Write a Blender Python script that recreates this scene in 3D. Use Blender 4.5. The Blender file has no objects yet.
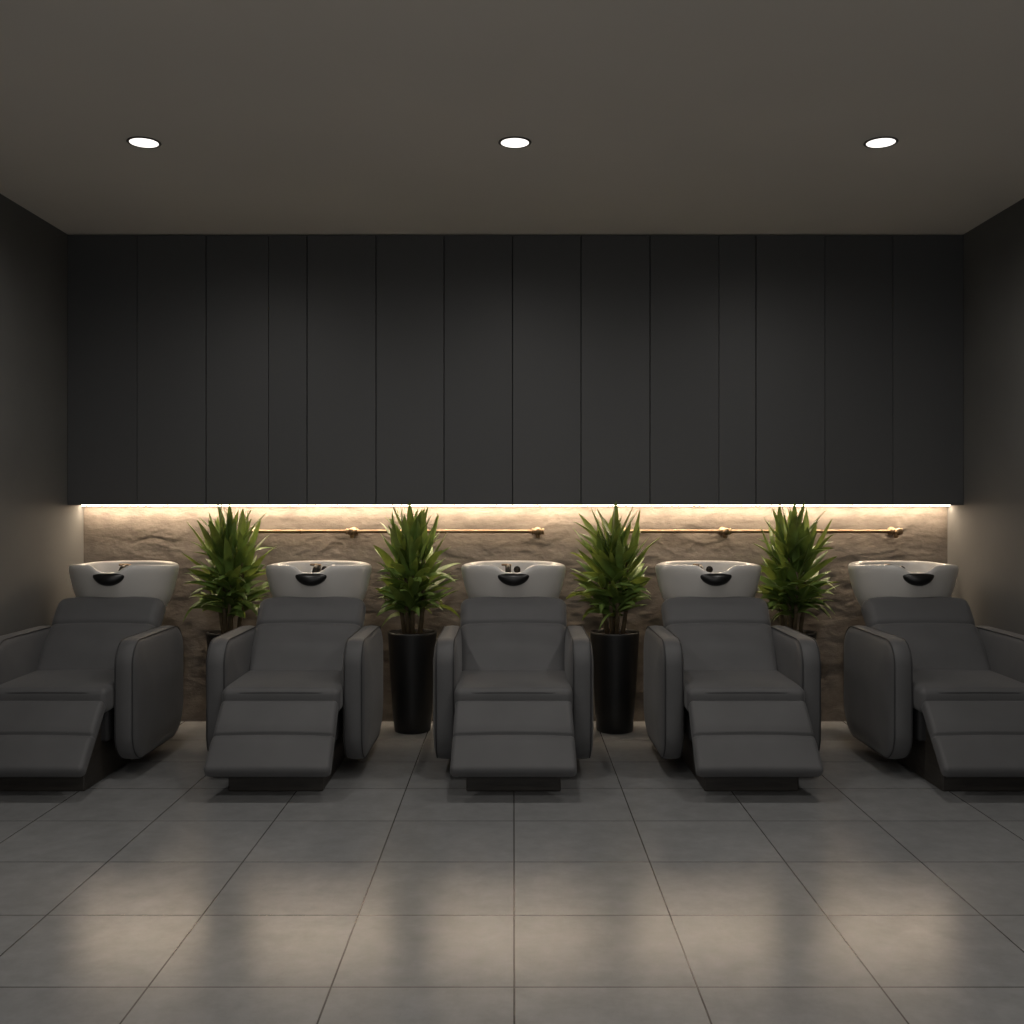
import bpy, math, random
from mathutils import Vector, Matrix, noise
S = bpy.context.scene
S.view_settings.view_transform = 'Standard'
S.view_settings.look = 'None'
COL = S.collection

# ---------------------------------------------------------------- materials
def mat(name, col, rough=0.5, metal=0.0, bump=0.0, bscale=100.0, var=0.0, vscale=3.0,
        emit=None, estr=0.0, spec=0.5, stretch=(1,1,1), sheen=0.0, bdist=0.002, coat=0.0, trans=0.0):
    m = bpy.data.materials.new(name); m.use_nodes = True
    nt = m.node_tree; N = nt.nodes; L = nt.links
    b = N['Principled BSDF']
    b.inputs['Base Color'].default_value = (*col, 1)
    b.inputs['Roughness'].default_value = rough
    b.inputs['Metallic'].default_value = metal
    b.inputs['Specular IOR Level'].default_value = spec
    b.inputs['Sheen Weight'].default_value = sheen
    b.inputs['Coat Weight'].default_value = coat
    if emit:
        b.inputs['Emission Color'].default_value = (*emit, 1)
        b.inputs['Emission Strength'].default_value = estr
    tc = N.new('ShaderNodeTexCoord'); mp = N.new('ShaderNodeMapping')
    mp.inputs['Scale'].default_value = stretch
    L.new(tc.outputs['Object'], mp.inputs['Vector'])
    n2 = N.new('ShaderNodeTexNoise'); n2.inputs['Scale'].default_value = vscale
    n2.inputs['Detail'].default_value = 5
    L.new(mp.outputs[0], n2.inputs['Vector'])
    r = N.new('ShaderNodeMapRange')
    r.inputs['From Min'].default_value = .3; r.inputs['From Max'].default_value = .7
    r.inputs['To Min'].default_value = 1 - var; r.inputs['To Max'].default_value = 1 + var
    L.new(n2.outputs['Fac'], r.inputs['Value'])
    mx = N.new('ShaderNodeVectorMath'); mx.operation = 'SCALE'
    mx.inputs[0].default_value = col
    L.new(r.outputs[0], mx.inputs['Scale'])
    L.new(mx.outputs[0], b.inputs['Base Color'])
    if bump > 0:
        n = N.new('ShaderNodeTexNoise'); n.inputs['Scale'].default_value = bscale
        n.inputs['Detail'].default_value = 4
        L.new(mp.outputs[0], n.inputs['Vector'])
        bp = N.new('ShaderNodeBump'); bp.inputs['Strength'].default_value = bump
        bp.inputs['Distance'].default_value = bdist
        L.new(n.outputs['Fac'], bp.inputs['Height']); L.new(bp.outputs[0], b.inputs['Normal'])
    return m

M_fab  = mat('charcoal_upholstery', (.085,.085,.088), .62, bump=.4, bscale=350, var=.08, vscale=6, bdist=.001, sheen=.12)
M_pipe = mat('upholstery_piping', (.030,.030,.032), .6, var=.05)
M_base = mat('dark_oak_base', (.034,.029,.024), .5, bump=.3, bscale=20, var=.3, vscale=8, stretch=(1,1,8))
M_cer  = mat('white_ceramic', (.60,.58,.55), .28, var=.02, coat=.2)
M_rub  = mat('black_rubber', (.006,.006,.006), .35, var=.02)
M_blkm = mat('black_metal', (.03,.026,.022), .35, metal=.8, var=.02)
M_brs  = mat('aged_brass', (.26,.18,.11), .40, metal=1.0, var=.1, vscale=20)
M_pot  = mat('black_glazed_pot', (.007,.007,.007), .48, var=.1, bump=.1, bscale=60)
M_soil = mat('bark_mulch', (.07,.04,.022), .9, bump=1, bscale=60, var=.5, vscale=50, bdist=.01)
M_cab  = mat('charcoal_cabinet_a', (.060,.061,.063), .5, bump=.05, bscale=60, var=.03, vscale=1.5)
M_cab2 = mat('charcoal_cabinet_b', (.055,.056,.058), .5, bump=.05, bscale=60, var=.03, vscale=1.5)
M_car  = mat('cabinet_carcass', (.006,.006,.006), .8)
M_wall = mat('side_wall_plaster', (.120,.118,.112), .75, bump=.25, bscale=12, var=.10, vscale=1.6, bdist=.004)
M_ceil = mat('ceiling_paint', (.77,.72,.655), .85, bump=.08, bscale=60, var=.03, vscale=1)
M_stem = mat('cane_bark', (.10,.075,.04), .8, bump=.5, bscale=80, var=.3, vscale=30)
M_trim = mat('downlight_trim', (.12,.11,.10), .5)
M_lamp = mat('downlight_diffuser', (.9,.9,.9), .5, emit=(1,.95,.88), estr=1.6)
M_led  = mat('led_strip_diffuser', (.9,.9,.9), .5, emit=(1,.79,.57), estr=64)
M_alu  = mat('aluminium_profile', (.3,.3,.3), .4, metal=1)

# leaf
def leafmat():
    m = mat('dracaena_leaf', (.125,.20,.048), .40, var=.6, vscale=11, spec=.5)
    nt = m.node_tree; N = nt.nodes; L = nt.links; b = N['Principled BSDF']
    out = [n for n in N if n.type == 'OUTPUT_MATERIAL'][0]
    tr = N.new('ShaderNodeBsdfTranslucent'); tr.inputs['Color'].default_value = (.32,.40,.07,1)
    ms = N.new('ShaderNodeMixShader'); ms.inputs[0].default_value = .20
    L.new(b.outputs[0], ms.inputs[1]); L.new(tr.outputs[0], ms.inputs[2]); L.new(ms.outputs[0], out.inputs['Surface'])
    return m
M_leaf = leafmat()

# stone wall
def stonemat():
    m = bpy.data.materials.new('taupe_slate_wall'); m.use_nodes = True
    nt = m.node_tree; N = nt.nodes; L = nt.links; b = N['Principled BSDF']
    b.inputs['Roughness'].default_value = .8
    tc = N.new('ShaderNodeTexCoord'); mp = N.new('ShaderNodeMapping'); mp.inputs['Scale'].default_value = (1, 1, 2.0)
    L.new(tc.outputs['Object'], mp.inputs[0])
    n = N.new('ShaderNodeTexNoise'); n.inputs['Scale'].default_value = 8; n.inputs['Detail'].default_value = 10; n.inputs['Roughness'].default_value = .65; n.inputs['Distortion'].default_value = .3
    L.new(mp.outputs[0], n.inputs['Vector'])
    cr = N.new('ShaderNodeValToRGB'); cr.color_ramp.elements[0].position = .3; cr.color_ramp.elements[1].position = .7
    cr.color_ramp.elements[0].color = (.120,.101,.084,1); cr.color_ramp.elements[1].color = (.215,.184,.154,1)
    L.new(n.outputs['Fac'], cr.inputs[0]); L.new(cr.outputs[0], b.inputs['Base Color'])
    n2 = N.new('ShaderNodeTexNoise'); n2.inputs['Scale'].default_value = 26; n2.inputs['Detail'].default_value = 9; n2.inputs['Roughness'].default_value = .68
    L.new(mp.outputs[0], n2.inputs['Vector'])
    bp = N.new('ShaderNodeBump'); bp.inputs['Strength'].default_value = .6; bp.inputs['Distance'].default_value = .006
    L.new(n2.outputs['Fac'], bp.inputs['Height']); L.new(bp.outputs[0], b.inputs['Normal'])
    return m
M_stone = stonemat()

T = .494
def floormat():
    m = bpy.data.materials.new('grey_porcelain_tile'); m.use_nodes = True
    nt = m.node_tree; N = nt.nodes; L = nt.links; b = N['Principled BSDF']
    tc = N.new('ShaderNodeTexCoord'); mp = N.new('ShaderNodeMapping'); mp.inputs['Location'].default_value = (-.002, -.348, 0)
    L.new(tc.outputs['Object'], mp.inputs[0])
    br = N.new('ShaderNodeTexBrick'); br.offset = 0; br.squash = 1
    br.inputs['Scale'].default_value = 1; br.inputs['Brick Width'].default_value = T; br.inputs['Row Height'].default_value = T
    br.inputs['Mortar Size'].default_value = .0028; br.inputs['Mortar Smooth'].default_value = .2
    br.inputs['Color1'].default_value = (.235,.238,.240,1); br.inputs['Color2'].default_value = (.253,.256,.257,1)
    br.inputs['Mortar'].default_value = (.07,.067,.063,1)
    L.new(mp.outputs[0], br.inputs['Vector'])
    n = N.new('ShaderNodeTexNoise'); n.inputs['Scale'].default_value = 9; n.inputs['Detail'].default_value = 12; n.inputs['Roughness'].default_value = .7
    L.new(tc.outputs['Object'], n.inputs['Vector'])
    r = N.new('ShaderNodeMapRange'); r.inputs['From Min'].default_value = .1; r.inputs['From Max'].default_value = .9
    r.inputs['To Min'].default_value = .72; r.inputs['To Max'].default_value = 1.28
    L.new(n.outputs['Fac'], r.inputs[0])
    sc = N.new('ShaderNodeVectorMath'); sc.operation = 'SCALE'
    L.new(br.outputs['Color'], sc.inputs[0]); L.new(r.outputs[0], sc.inputs['Scale']); L.new(sc.outputs[0], b.inputs['Base Color'])
    b.inputs['Roughness'].default_value = .22
    b.inputs['Specular IOR Level'].default_value = .7
    bp = N.new('ShaderNodeBump'); bp.invert = True; bp.inputs['Strength'].default_value = .6; bp.inputs['Distance'].default_value = .002
    L.new(br.outputs['Fac'], bp.inputs['Height']); L.new(bp.outputs[0], b.inputs['Normal'])
    return m
M_floor = floormat()

# ---------------------------------------------------------------- mesh helpers
def mk(name, verts, faces, m, parent=None, smooth=True, loc=(0,0,0)):
    me = bpy.data.meshes.new(name)
    me.from_pydata([tuple(v) for v in verts], [], faces); me.update()
    if smooth: me.polygons.foreach_set('use_smooth', [True]*len(me.polygons))
    me.materials.append(m)
    o = bpy.data.objects.new(name, me); COL.objects.link(o); o.location = loc
    if parent: o.parent = parent
    return o

def empty(name, loc):
    e = bpy.data.objects.new(name, None); COL.objects.link(e); e.location = loc; e.empty_display_size = .1
    return e

def lin(a, b, n): return [a + (b-a)*i/n for i in range(n+1)]

def rbox(name, size, r, m, parent=None, loc=(0,0,0), n=(4,4,4), k=4, deform=None, smooth=True):
    h = [s/2 for s in size]
    ax = []
    for i in range(3):
        a = lin(-h[i], -h[i]+r, k)[:-1] + lin(-h[i]+r, h[i]-r, n[i]) + lin(h[i]-r, h[i], k)[1:]
        ax.append(a)
    verts = []; idx = {}; faces = []
    def gv(i, j, l):
        key = (i, j, l)
        if key not in idx:
            p = Vector((ax[0][i], ax[1][j], ax[2][l]))
            q = Vector([max(-h[c]+r, min(h[c]-r, p[c])) for c in range(3)])
            d = p - q
            if d.length > 1e-9: p = q + d.normalized()*r
            if deform: p = Vector(deform(p))
            idx[key] = len(verts); verts.append(p + Vector(loc))
        return idx[key]
    A, B, C = len(ax[0])-1, len(ax[1])-1, len(ax[2])-1
    for i in range(A):
        for j in range(B):
            faces.append((gv(i,j,0), gv(i,j+1,0), gv(i+1,j+1,0), gv(i+1,j,0)))
            faces.append((gv(i,j,C), gv(i+1,j,C), gv(i+1,j+1,C), gv(i,j+1,C)))
    for i in range(A):
        for l in range(C):
            faces.append((gv(i,0,l), gv(i+1,0,l), gv(i+1,0,l+1), gv(i,0,l+1)))
            faces.append((gv(i,B,l), gv(i,B,l+1), gv(i+1,B,l+1), gv(i+1,B,l)))
    for j in range(B):
        for l in range(C):
            faces.append((gv(0,j,l), gv(0,j,l+1), gv(0,j+1,l+1), gv(0,j+1,l)))
            faces.append((gv(A,j,l), gv(A,j+1,l), gv(A,j+1,l+1), gv(A,j,l+1)))
    return mk(name, verts, faces, m, parent, smooth)

def box(name, x0, x1, y0, y1, z0, z1, m, parent=None, r=.002):
    return rbox(name, (x1-x0, y1-y0, z1-z0), r, m, parent, ((x0+x1)/2, (y0+y1)/2, (z0+z1)/2), n=(1,1,1), k=2, smooth=False)

def loft(name, rings, m, parent=None, cap0=True, cap1=True, loc=(0,0,0)):
    V = []; F = []; n = len(rings[0])
    for rg in rings: V += rg
    for a in range(len(rings)-1):
        for i in range(n):
            j = (i+1) % n
            F.append((a*n+i, a*n+j, (a+1)*n+j, (a+1)*n+i))
    if cap0: F.append(tuple(reversed(range(n))))
    if cap1: F.append(tuple((len(rings)-1)*n+i for i in range(n)))
    return mk(name, V, F, m, parent, True, loc)

def lathe(name, prof, m, parent=None, loc=(0,0,0), seg=40, cap0=True, cap1=True):
    rings = [[Vector((r*math.cos(2*math.pi*i/seg), r*math.sin(2*math.pi*i/seg), z)) for i in range(seg)] for r, z in prof]
    return loft(name, rings, m, parent, cap0, cap1, loc)

def sweep(name, pts, rad, m, parent=None, seg=10, closed=False, loc=(0,0,0)):
    pts = [Vector(p) for p in pts]; n = len(pts)
    rads = rad if isinstance(rad, (list, tuple)) else [rad]*n
    rings = []; up = None
    for i in range(n):
        if closed: t = (pts[(i+1) % n] - pts[i-1]).normalized()
        else: t = (pts[min(i+1, n-1)] - pts[max(i-1, 0)]).normalized()
        if up is None:
            up = Vector((0,0,1)) if abs(t.z) < .9 else Vector((1,0,0))
        up = (up - t*up.dot(t)).normalized(); s = t.cross(up)
        rings.append([pts[i] + (up*math.cos(2*math.pi*a/seg) + s*math.sin(2*math.pi*a/seg))*rads[i] for a in range(seg)])
    if closed: rings.append(rings[0])
    return loft(name, rings, m, parent, not closed, not closed, loc)

def cyl(name, p0, p1, r, m, parent=None, seg=20, bev=.002):
    p0 = Vector(p0); p1 = Vector(p1); d = (p1-p0).normalized()
    return sweep(name, [p0, p0+d*bev*.01, p0+d*bev, p1-d*bev, p1-d*bev*.01, p1], [r-bev, r-bev, r, r, r-bev, r-bev], m, parent, seg)

def join(objs, name):
    V = []; F = []; mats = []; mi = []
    for o in objs:
        base = len(V); V += [v.co + o.location for v in o.data.vertices]
        mm = o.data.materials[0]
        if mm not in mats: mats.append(mm)
        for p in o.data.polygons: F.append(tuple(base+i for i in p.vertices)); mi.append(mats.index(mm))
    me = bpy.data.meshes.new(name); me.from_pydata([tuple(v) for v in V], [], F); me.update()
    for mm in mats: me.materials.append(mm)
    me.polygons.foreach_set('material_index', mi); me.polygons.foreach_set('use_smooth', [True]*len(F))
    r = bpy.data.objects.new(name, me); COL.objects.link(r); r.parent = objs[0].parent
    for o in objs: bpy.data.objects.remove(o)
    return r

# ---------------------------------------------------------------- room
XL, XR, YB, YF, H = -2.585, 2.609, 6.29, -1.6, 2.869
CY, CZ = 6.05, 1.30    # cabinet front, cabinet underside
def slab(name, x0,x1,y0,y1,z0,z1,m):
    v = [(x,y,z) for x in (x0,x1) for y in (y0,y1) for z in (z0,z1)]
    f = [(0,1,3,2),(4,6,7,5),(0,4,5,1),(2,3,7,6),(0,2,6,4),(1,5,7,3)]
    return mk(name, v, f, m, None, False)
slab('floor', XL-.1, XR+.1, YF, YB+.1, -.1, 0, M_floor)
slab('ceiling', XL-.1, XR+.1, YF, YB+.1, H, H+.1, M_ceil)
slab('wall_left', XL-.1, XL, YF, YB+.1, 0, H, M_wall)
slab('wall_right', XR, XR+.1, YF, YB+.1, 0, H, M_wall)
# rough stone rear wall (real relief)
nx, nz = 700, 210
V = []; F = []
for j in range(nz+1):
    z = (CZ+.02)*j/nz
    for i in range(nx+1):
        x = XL + (XR-XL)*i/nx
        a = noise.fractal(Vector((x*5, 0, z*9)), 1.0, 2.0, 7)
        rd = 1-abs(noise.noise(Vector((x*3.4+.6*a, 3.1, z*9+a))))
        d = .0024*a + .0024*(rd-.75)*2
        V.append((x, YB - .003 - max(-.002, min(.010, .003+d)), z))
for j in range(nz):
    for i in range(nx):
        a = j*(nx+1)+i; F.append((a, a+1, a+nx+2, a+nx+1))
b0 = len(V); V += [(XL,YB+.1,0),(XR,YB+.1,0),(XR,YB+.1,H),(XL,YB+.1,H),(XL,YB,CZ+.02),(XR,YB,CZ+.02),(XR,YB,H),(XL,YB,H)]
F += [(b0+1,b0,b0+3,b0+2),(b0+4,b0+5,b0+6,b0+7)]
mk('wall_back', V, F, M_stone)

# ---------------------------------------------------------------- upper cabinet
cab = empty('upper_wall_cabinet', (0, CY, CZ))
def cx(px): return (px-513.5)/1045*CY
seams = [67,137,206,268.5,307,376,444,512.5,581,650,719,756,825,893,964]
strong = {206:1, 307:1, 376:1, 444:1, 512.5:1, 581:1, 650:1, 756:1}
box('carcass', XL+.002, XR-.002, .02, YB-CY-.001, 0, H-CZ-.002, M_car, cab)
for i in range(len(seams)-1):
    a, b = seams[i], seams[i+1]
    ga = .0022 if a in strong else .0012; gb = .0022 if b in strong else .0012
    x0 = XL+.003 if i == 0 else cx(a)+ga; x1 = XR-.003 if i == len(seams)-2 else cx(b)-gb
    box('door_panel_%d' % (i+1), x0, x1, 0, .019, .0, H-CZ-.006, M_cab if i % 3 else M_cab2, cab, r=.0015)
# LED strip mounted to the underside of the cabinet
box('led_channel', XL+.01, XR-.01, .168, .202, -.002, .001, M_alu, cab, r=.0005)
box('led_strip', XL+.012, XR-.012, .171, .199, -.004, -.0015, M_led, cab, r=.0005)

# ---------------------------------------------------------------- downlights
def downlight(x, y, watts):
    e = empty('recessed_downlight', (x, y, H))
    lathe('trim_ring', [(.059,-.0005),(.070,-.0005),(.072,-.003),(.069,-.005),(.062,-.005),(.059,-.003)], M_trim, e, cap0=False, cap1=False)
    lathe('diffuser', [(.0605,-.001),(.0605,-.004),(.045,-.0042)], M_lamp, e)
    ld = bpy.data.lights.new('downlight_lamp', 'SPOT'); ld.energy = watts; ld.color = (1,.955,.90)
    ld.spot_size = math.radians(176); ld.spot_blend = .85; ld.shadow_soft_size = .05
    lo = bpy.data.objects.new('lamp', ld); COL.objects.link(lo); lo.parent = e; lo.location = (0,0,-.06)
for yy, w in ((4.517, 28), (2.2, 28), (-.2, 27)):
    for xx in (-1.597, .006, 1.588): downlight(xx, yy, w)

# ---------------------------------------------------------------- shampoo chair
def rr_ring(x, inset, hy, hz, rads, seg=9):
    pts = []
    hy -= inset; hz -= inset
    cs = [(-1,1,rads[0],180,90),(1,1,rads[1],90,0),(1,-1,rads[2],0,-90),(-1,-1,rads[3],-90,-180)]
    for sy, sz, r, a0, a1 in cs:
        r = max(r-inset, .015)
        cy_, cz_ = sy*(hy-r), sz*(hz-r)
        for i in range(seg):
            a = math.radians(a0 + (a1-a0)*i/(seg-1))
            pts.append(Vector((x, cy_+r*math.cos(a), cz_+r*math.sin(a))))
    return pts

Y0 = 5.2
def shampoo_chair(x):
    e = empty('shampoo_chair', (x, Y0, 0))
    def Y(d): return d - Y0
    prof = [(4.74,0),(4.74,.19),(4.90,.36),(5.55,.36),(5.60,.40),(5.90,.40),(5.90,0)]
    hw = .215
    V = []; F = []; n = len(prof)
    for s in (-1, 1):
        for (d, z) in prof: V.append((s*hw, Y(d), z))
    F.append(tuple(range(n))); F.append(tuple(reversed(range(n, 2*n))))
    for i in range(n):
        j = (i+1) % n; F.append((i, n+i, n+j, j))
    o = mk('plinth', V, F, M_base, e, False)
    bm = o.modifiers.new('b', 'BEVEL'); bm.width = .006; bm.segments = 2
    rbox('bowl_pedestal', (.30,.24,.42), .03, M_base, e, (0, Y(5.80), .55), n=(2,2,2))
    rbox('seat_frame', (.50,.62,.17), .02, M_pipe, e, (0, Y(5.24), .265), n=(2,2,2))
    # arms
    hy, hz = .38, .292; acy, acz = Y(5.297), .368
    for s, nm in ((-1,'arm_left'),(1,'arm_right')):
        rads = (.12,.14,.18,.14); t = .052
        rings = []
        prof2 = [( -t-.014,.24),(-t-.013,.16),(-t-.009,.09),(-t-.002,.04),(-t+.004,.018),(-t+.012,.006),(-t+.022,.001),(0,-.002),
                 (t-.022,.001),(t-.012,.006),(t-.004,.018),(t+.001,.04),(t+.007,.09),(t+.011,.16),(t+.012,.24)]
        for xx, ins in prof2: rings.append([p + Vector((s*.324, acy, acz)) for p in rr_ring(xx, ins, hy, hz, rads)])
        loft(nm, rings, M_fab, e)
        for q in (-1, 1):
            ring = [p + Vector((s*.324, acy, acz)) for p in rr_ring(q*(t-.011), .0045, hy, hz, rads, 12)]
            sweep(nm+'_piping', ring, .003, M_pipe, e, 6, True)
    # seat cushion
    def sd(p):
        x_, y_, z_ = p
        z_ += (.012*(1-(x_/.27)**2)*(1-min(1,(y_/.26)**2)) if z_ > 0 else 0)
        z_ += .018*(y_+.27) - (.012 if z_ > 0 else 0)*max(0, (-y_-.15)/.12)**2
        return (x_, y_, z_)
    rbox('seat_cushion', (.55,.50,.125), .030, M_fab, e, (0, Y(5.085), .392), n=(12,14,2), k=6, deform=sd)
    yf, w = Y(4.835), .27
    for zz in (.4275, .352):
        sweep('seat_piping', [(xx, yf + .004 + .022*abs(xx/w)**8, zz+.003*(1-(xx/w)**2)) for xx in lin(-w+.005, w-.005, 28)], .0035, M_pipe, e, 6)
    # foot rest: single pad with stitched seam
    p_top = Vector((0, Y(4.825), .405)); p_bot = Vector((0, Y(4.550), .144))
    dv = (p_bot - p_top); Lf = dv.length; dv.normalize(); nv = Vector((0, dv.z, -dv.y)).normalized()
    if nv.y > 0: nv = -nv
    def pad(name, v0, v1, width, th, off=0, seam=False, m=M_fab):
        c = p_top + dv*((v0+v1)/2) - nv*(th/2+off)
        hh = (v1-v0)/2
        def df(p):
            x_, v_, t_ = p
            x_ *= 1 + .018*v_/hh
            if t_ > 0 and seam:
                t_ += .012*(1-min(1,(x_/(width/2))**2))*(1-min(1,(v_/hh)**2))
                t_ -= .012*math.exp(-(v_/.005)**2) + .009*math.exp(-(v_/.03)**2)
            return c + Vector((1,0,0))*x_ + dv*v_ + nv*t_
        return rbox(name, (width, v1-v0, th), min(.022, th*.45), m, e, (0,0,0), n=(10,70 if seam else 4,1), k=5, deform=df)
    pad('footrest_cushion', 0, Lf, .548, .065, 0, True)
    pad('footrest_back_panel', Lf*.06, Lf*.96, .50, .03, .06, False, M_pipe)
    for s in (-1, 1):
        cyl('footrest_strut', (s*.17, Y(4.86), .26), (s*.17, Y(4.74), .27), .012, M_blkm, e)
    # backrest: padded lumbar section below, head section above
    q0 = Vector((0, Y(5.24), .42)); q1 = Vector((0, Y(5.625), .828))
    du = (q1-q0); Lb = du.length; du.normalize(); nb = Vector((0, -du.z, du.y)).normalized()
    th = .112
    def bd(p):
        x_, v_, t_ = p
        f = (v_+Lb/2)/Lb
        x_ *= 1.025 + .040*f
        if t_ > 0:
            e_ = max(0.0, 1-(x_/.30)**2)
            t_ += .016*e_*math.sin(math.pi*min(1,max(0,f)))
            t_ += .020*math.exp(-((f-.34)/.15)**2)*(.5+.5*e_)
            t_ += .010*math.exp(-((f-.84)/.10)**2)*(.5+.5*e_)
            t_ -= .009*math.exp(-((f-.64)/.026)**2) + .007*math.exp(-((f-.64)/.008)**2)
        t_ -= .018*max(0, f-.6)**1.5
        if f > .85: v_ -= .026*(abs(x_)/.28)**4*(f-.85)/.15
        return (q0+q1)/2 - nb*(th/2) + Vector((1,0,0))*x_ + du*v_ + nb*t_
    rbox('backrest', (.535, Lb, th), .045, M_fab, e, (0,0,0), n=(14,110,2), k=6, deform=bd)
    # ---- bowl
    bc = Y(5.805); seg = 96; zr = .975
    prof = [(.58,.50,.69,0),(.66,.57,.70,0),(.78,.68,.735,0),(.865,.79,.785,.05),(.925,.88,.84,.3),(.965,.95,.895,.7),(.988,.985,.93,.95),(1,1,.952,1),(.998,.998,.965,1),
            (.98,.98,.975,1),(.95,.948,.979,1),(.915,.91,.976,1),(.885,.88,.962,1),(.86,.85,.93,.85),(.80,.79,.87,.5),(.68,.66,.81,.15),(.45,.42,.77,0),(.15,.15,.762,0)]
    rings = []
    def dip(X): return -.040*math.exp(-(abs(X)/.078)**4)
    for sx, sy, z, w_ in prof:
        rg = []
        for i in range(seg):
            a = 2*math.pi*i/seg; c, s_ = math.cos(a), math.sin(a)
            ex = 2/2.15
            X = .290*sx*math.copysign(abs(c)**ex, c); Yy = .245*sy*math.copysign(abs(s_)**ex, s_)
            dz = dip(X)*w_ if s_ < 0 else 0
            # rim sides sweep gently lower than the neck and the deck
            dz -= .010*w_*abs(c)**5
            rg.append(Vector((X, bc+Yy, z+dz)))
        rings.append(rg)
    loft('ceramic_bowl', rings, M_cer, e)
    pts = []; rd = []
    for xx in lin(-.086, .086, 30):
        t = xx/.086
        t2 = max(0.0, 1-t*t)
        R = .004+.031*t2**.65
        pts.append((xx, bc-.232+.014*t*t, .943 - R - .006*t2)); rd.append(R)
    sweep('neck_cushion', pts, rd, M_rub, e, 16)
    # tap and hand shower inside bowl
    dzt = -.030
    cyl('tap_base', (-.03, bc+.13, .84), (-.03, bc+.13, .985+dzt), .017, M_blkm, e)
    cyl('tap_lever', (-.03, bc+.13, .99+dzt), (-.065, bc+.09, .993+dzt), .006, M_brs, e)
    sweep('tap_spout', [(-.03, bc+.13, .965+dzt), (-.03, bc+.09, .985+dzt), (-.03, bc+.04, .98+dzt), (-.03, bc+.01, .955+dzt)], .011, M_blkm, e)
    cyl('tap_collar', (-.03, bc+.13, .985+dzt), (-.03, bc+.13, .993+dzt), .019, M_brs, e)
    sweep('hand_shower', [(.03, bc+.15, .83), (.03, bc+.14, .90), (.025, bc+.11, .935), (.02, bc+.06, .938)], [.012,.012,.014,.020], M_blkm, e)
    return e
for i in (-2,-1,0,1,2): shampoo_chair(i*1.08)

# ---------------------------------------------------------------- plants
def plant(x, y, seed):
    rnd = random.Random(seed)
    e = empty('potted_dracaena', (x, y, 0))
    lathe('pot', [(.095,0),(.103,.004),(.112,.10),(.122,.25),(.131,.40),(.138,.52),(.141,.56),(.141,.568),(.138,.572),(.131,.572),(.128,.565),(.126,.54)], M_pot, e, cap1=False, seg=48)
    lathe('soil', [(.1275,.53),(.1275,.548),(.09,.556),(.03,.56)], M_soil, e)
    canes = [(-.07,-.01,.97),(.07,-.03,1.0),(.0,-.02,1.08),(.01,-.08,.92),(-.03,-.06,1.03)]
    cob = []
    for (a, b, ht) in canes:
        cob.append(sweep('cane', [(a*.6,b*.6,.54),(a*.9,b*.9,.7),(a,b,ht)], [.013,.012,.009], M_stem, e, 10))
    join(cob, 'canes')
    near = [c*1.08 for c in (-2,-1,0,1,2)]
    def ok(P):
        if P.y > .150 or P.y < -.30: return False
        if P.z > (1.290 if P.y > -.01 else 1.330): return False
        if abs(P.x) > .280: return False
        if P.z < 1.0:
            for c in near:
                if abs(x+P.x-c) < .305 and P.y < .12: return False
        if P.z < .80 and P.y < -.22: return False
        return True
    V = []; F = []
    def leaf(o, az, el, Ln, W, droop, tw):
        n = 10; p = Vector(o); d = Vector((math.cos(az)*math.cos(el), math.sin(az)*math.cos(el), math.sin(el)))
        side = Vector((-math.sin(az), math.cos(az), 0))
        st = Ln/n; out = []
        for k in range(n+1):
            t = k/n
            w = W*.5*(min(1, .35+t*2.0))*(max(0.0, 1-((t-.42)/.58)**2.1) if t > .42 else 1) + .0006
            nn = side.cross(d).normalized()
            s2 = (side*math.cos(tw)+nn*math.sin(tw)).normalized(); up2 = s2.cross(d)
            for q in (-1, 0, 1):
                P = p + s2*w*q + (up2*(w*.40) if q else Vector((0,0,0)))
                if not ok(P): return False
                out.append(P)
            p = p + d*st
            d = (d - Vector((0,0,droop*st*(1+2.0*t)))).normalized()
        base = len(V); V.extend(out)
        for k in range(n):
            a = base+3*k
            F.append((a,a+1,a+4,a+3)); F.append((a+1,a+2,a+5,a+4))
        return True
    ga = 2.399
    for ci, (a, b, ht) in enumerate(canes):
        N_ = 30
        for k in range(N_):
            t = (k/(N_-1))
            z = .67 + (ht-.67)*t + rnd.uniform(-.01,.01)
            top = max(0.0, (t-.3)/.7)
            el = math.radians(36 + 42*top**1.4 + rnd.uniform(-16,14))
            az = ga*k + ci*1.3 + rnd.uniform(-.3,.3)
            Ln = rnd.uniform(.25,.35)*(1-.16*(1-t))
            W = rnd.uniform(.040,.057); dr = rnd.uniform(.5,4.5)*(1.2-t); tw = rnd.uniform(-.7,.7)
            f = min(1, (z-.54)/.2)
            for tr in range(10):
                if leaf((a*f, b*f, z), az, el, Ln, W, dr, tw): break
                Ln *= .93
                if tr % 3 == 2: az += .5
    mk('leaves', V, F, M_leaf, e)
plant(-1.624, 6.02, 11); plant(-.583, 6.02, 12); plant(.583, 6.02, 13); plant(1.60, 6.02, 14)

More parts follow.
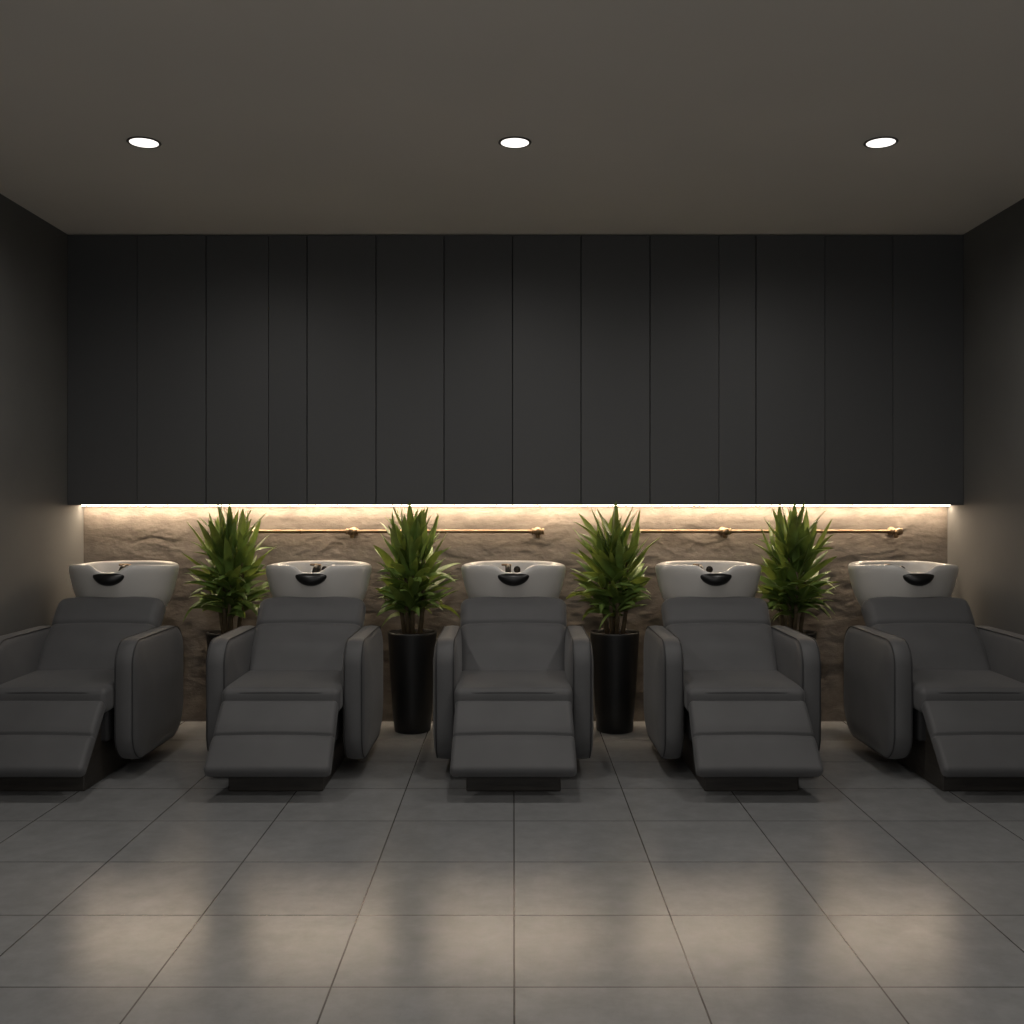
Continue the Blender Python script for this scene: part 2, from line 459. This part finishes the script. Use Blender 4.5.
# ---------------------------------------------------------------- brass pipes
def brass(x0, xv, x1):
    z = 1.143; y = 6.20
    e = empty('brass_water_pipe', (xv, y, z))
    o = []
    o.append(cyl('pipe', (x0-xv,0,0), (x1-xv,0,0), .0105, M_brs, e, 16))
    def valve(c, end=False):
        r = []
        r.append(cyl('v', (c-.032,0,0), (c+.032,0,0), .016, M_brs, e, 16, .003))
        r.append(cyl('v', (c-.036,0,0), (c-.026,0,0), .020, M_brs, e, 6, .002))
        r.append(cyl('v', (c+.026,0,0), (c+.036,0,0), .020, M_brs, e, 6, .002))
        r.append(cyl('v', (c,0,0), (c,.086,0), .010, M_brs, e, 16))
        r.append(cyl('v', (c,.074,0), (c,.086,0), .026, M_brs, e, 24))
        r.append(cyl('v', (c,0,0), (c,-.040,0), .012, M_brs, e, 16))
        r.append(cyl('v', (c,-.040,0), (c,-.052,0), .022, M_brs, e, 8, .004))
        r.append(cyl('v', (c,0,0), (c,0,-.038), .013, M_brs, e, 16))
        return r
    o += valve(0); o += valve(x1-xv-.015)
    c = x0-xv
    o.append(cyl('v', (c,-.0,0), (c,.086,0), .0095, M_brs, e, 16)); o.append(cyl('v', (c,.074,0), (c,.086,0), .024, M_brs, e, 24))
    for c in ((x0-xv)*.5, (x1-xv)*.5):
        o.append(cyl('v', (c-.006,0,0), (c+.006,0,0), .014, M_brs, e, 16)); o.append(cyl('v', (c,0,0), (c,.086,0), .005, M_brs, e, 12))
    join(o, 'pipe_and_fittings')
brass(-1.56, -.958, .160)
brass(.66, 1.255, 2.285)

# ---------------------------------------------------------------- world + camera
w = bpy.data.worlds.new('World'); S.world = w; w.use_nodes = True
w.node_tree.nodes['Background'].inputs[0].default_value = (1,.985,.96,1)
w.node_tree.nodes['Background'].inputs[1].default_value = .5
cd = bpy.data.cameras.new('Camera'); cam = bpy.data.objects.new('Camera', cd); COL.objects.link(cam)
cam.location = (0,0,1.3); cam.rotation_euler = (math.pi/2,0,0)
cd.sensor_width = 36; cd.lens = 1045/1024*36; cd.shift_x = -1.5/1024; cd.shift_y = -7/1024
S.camera = cam
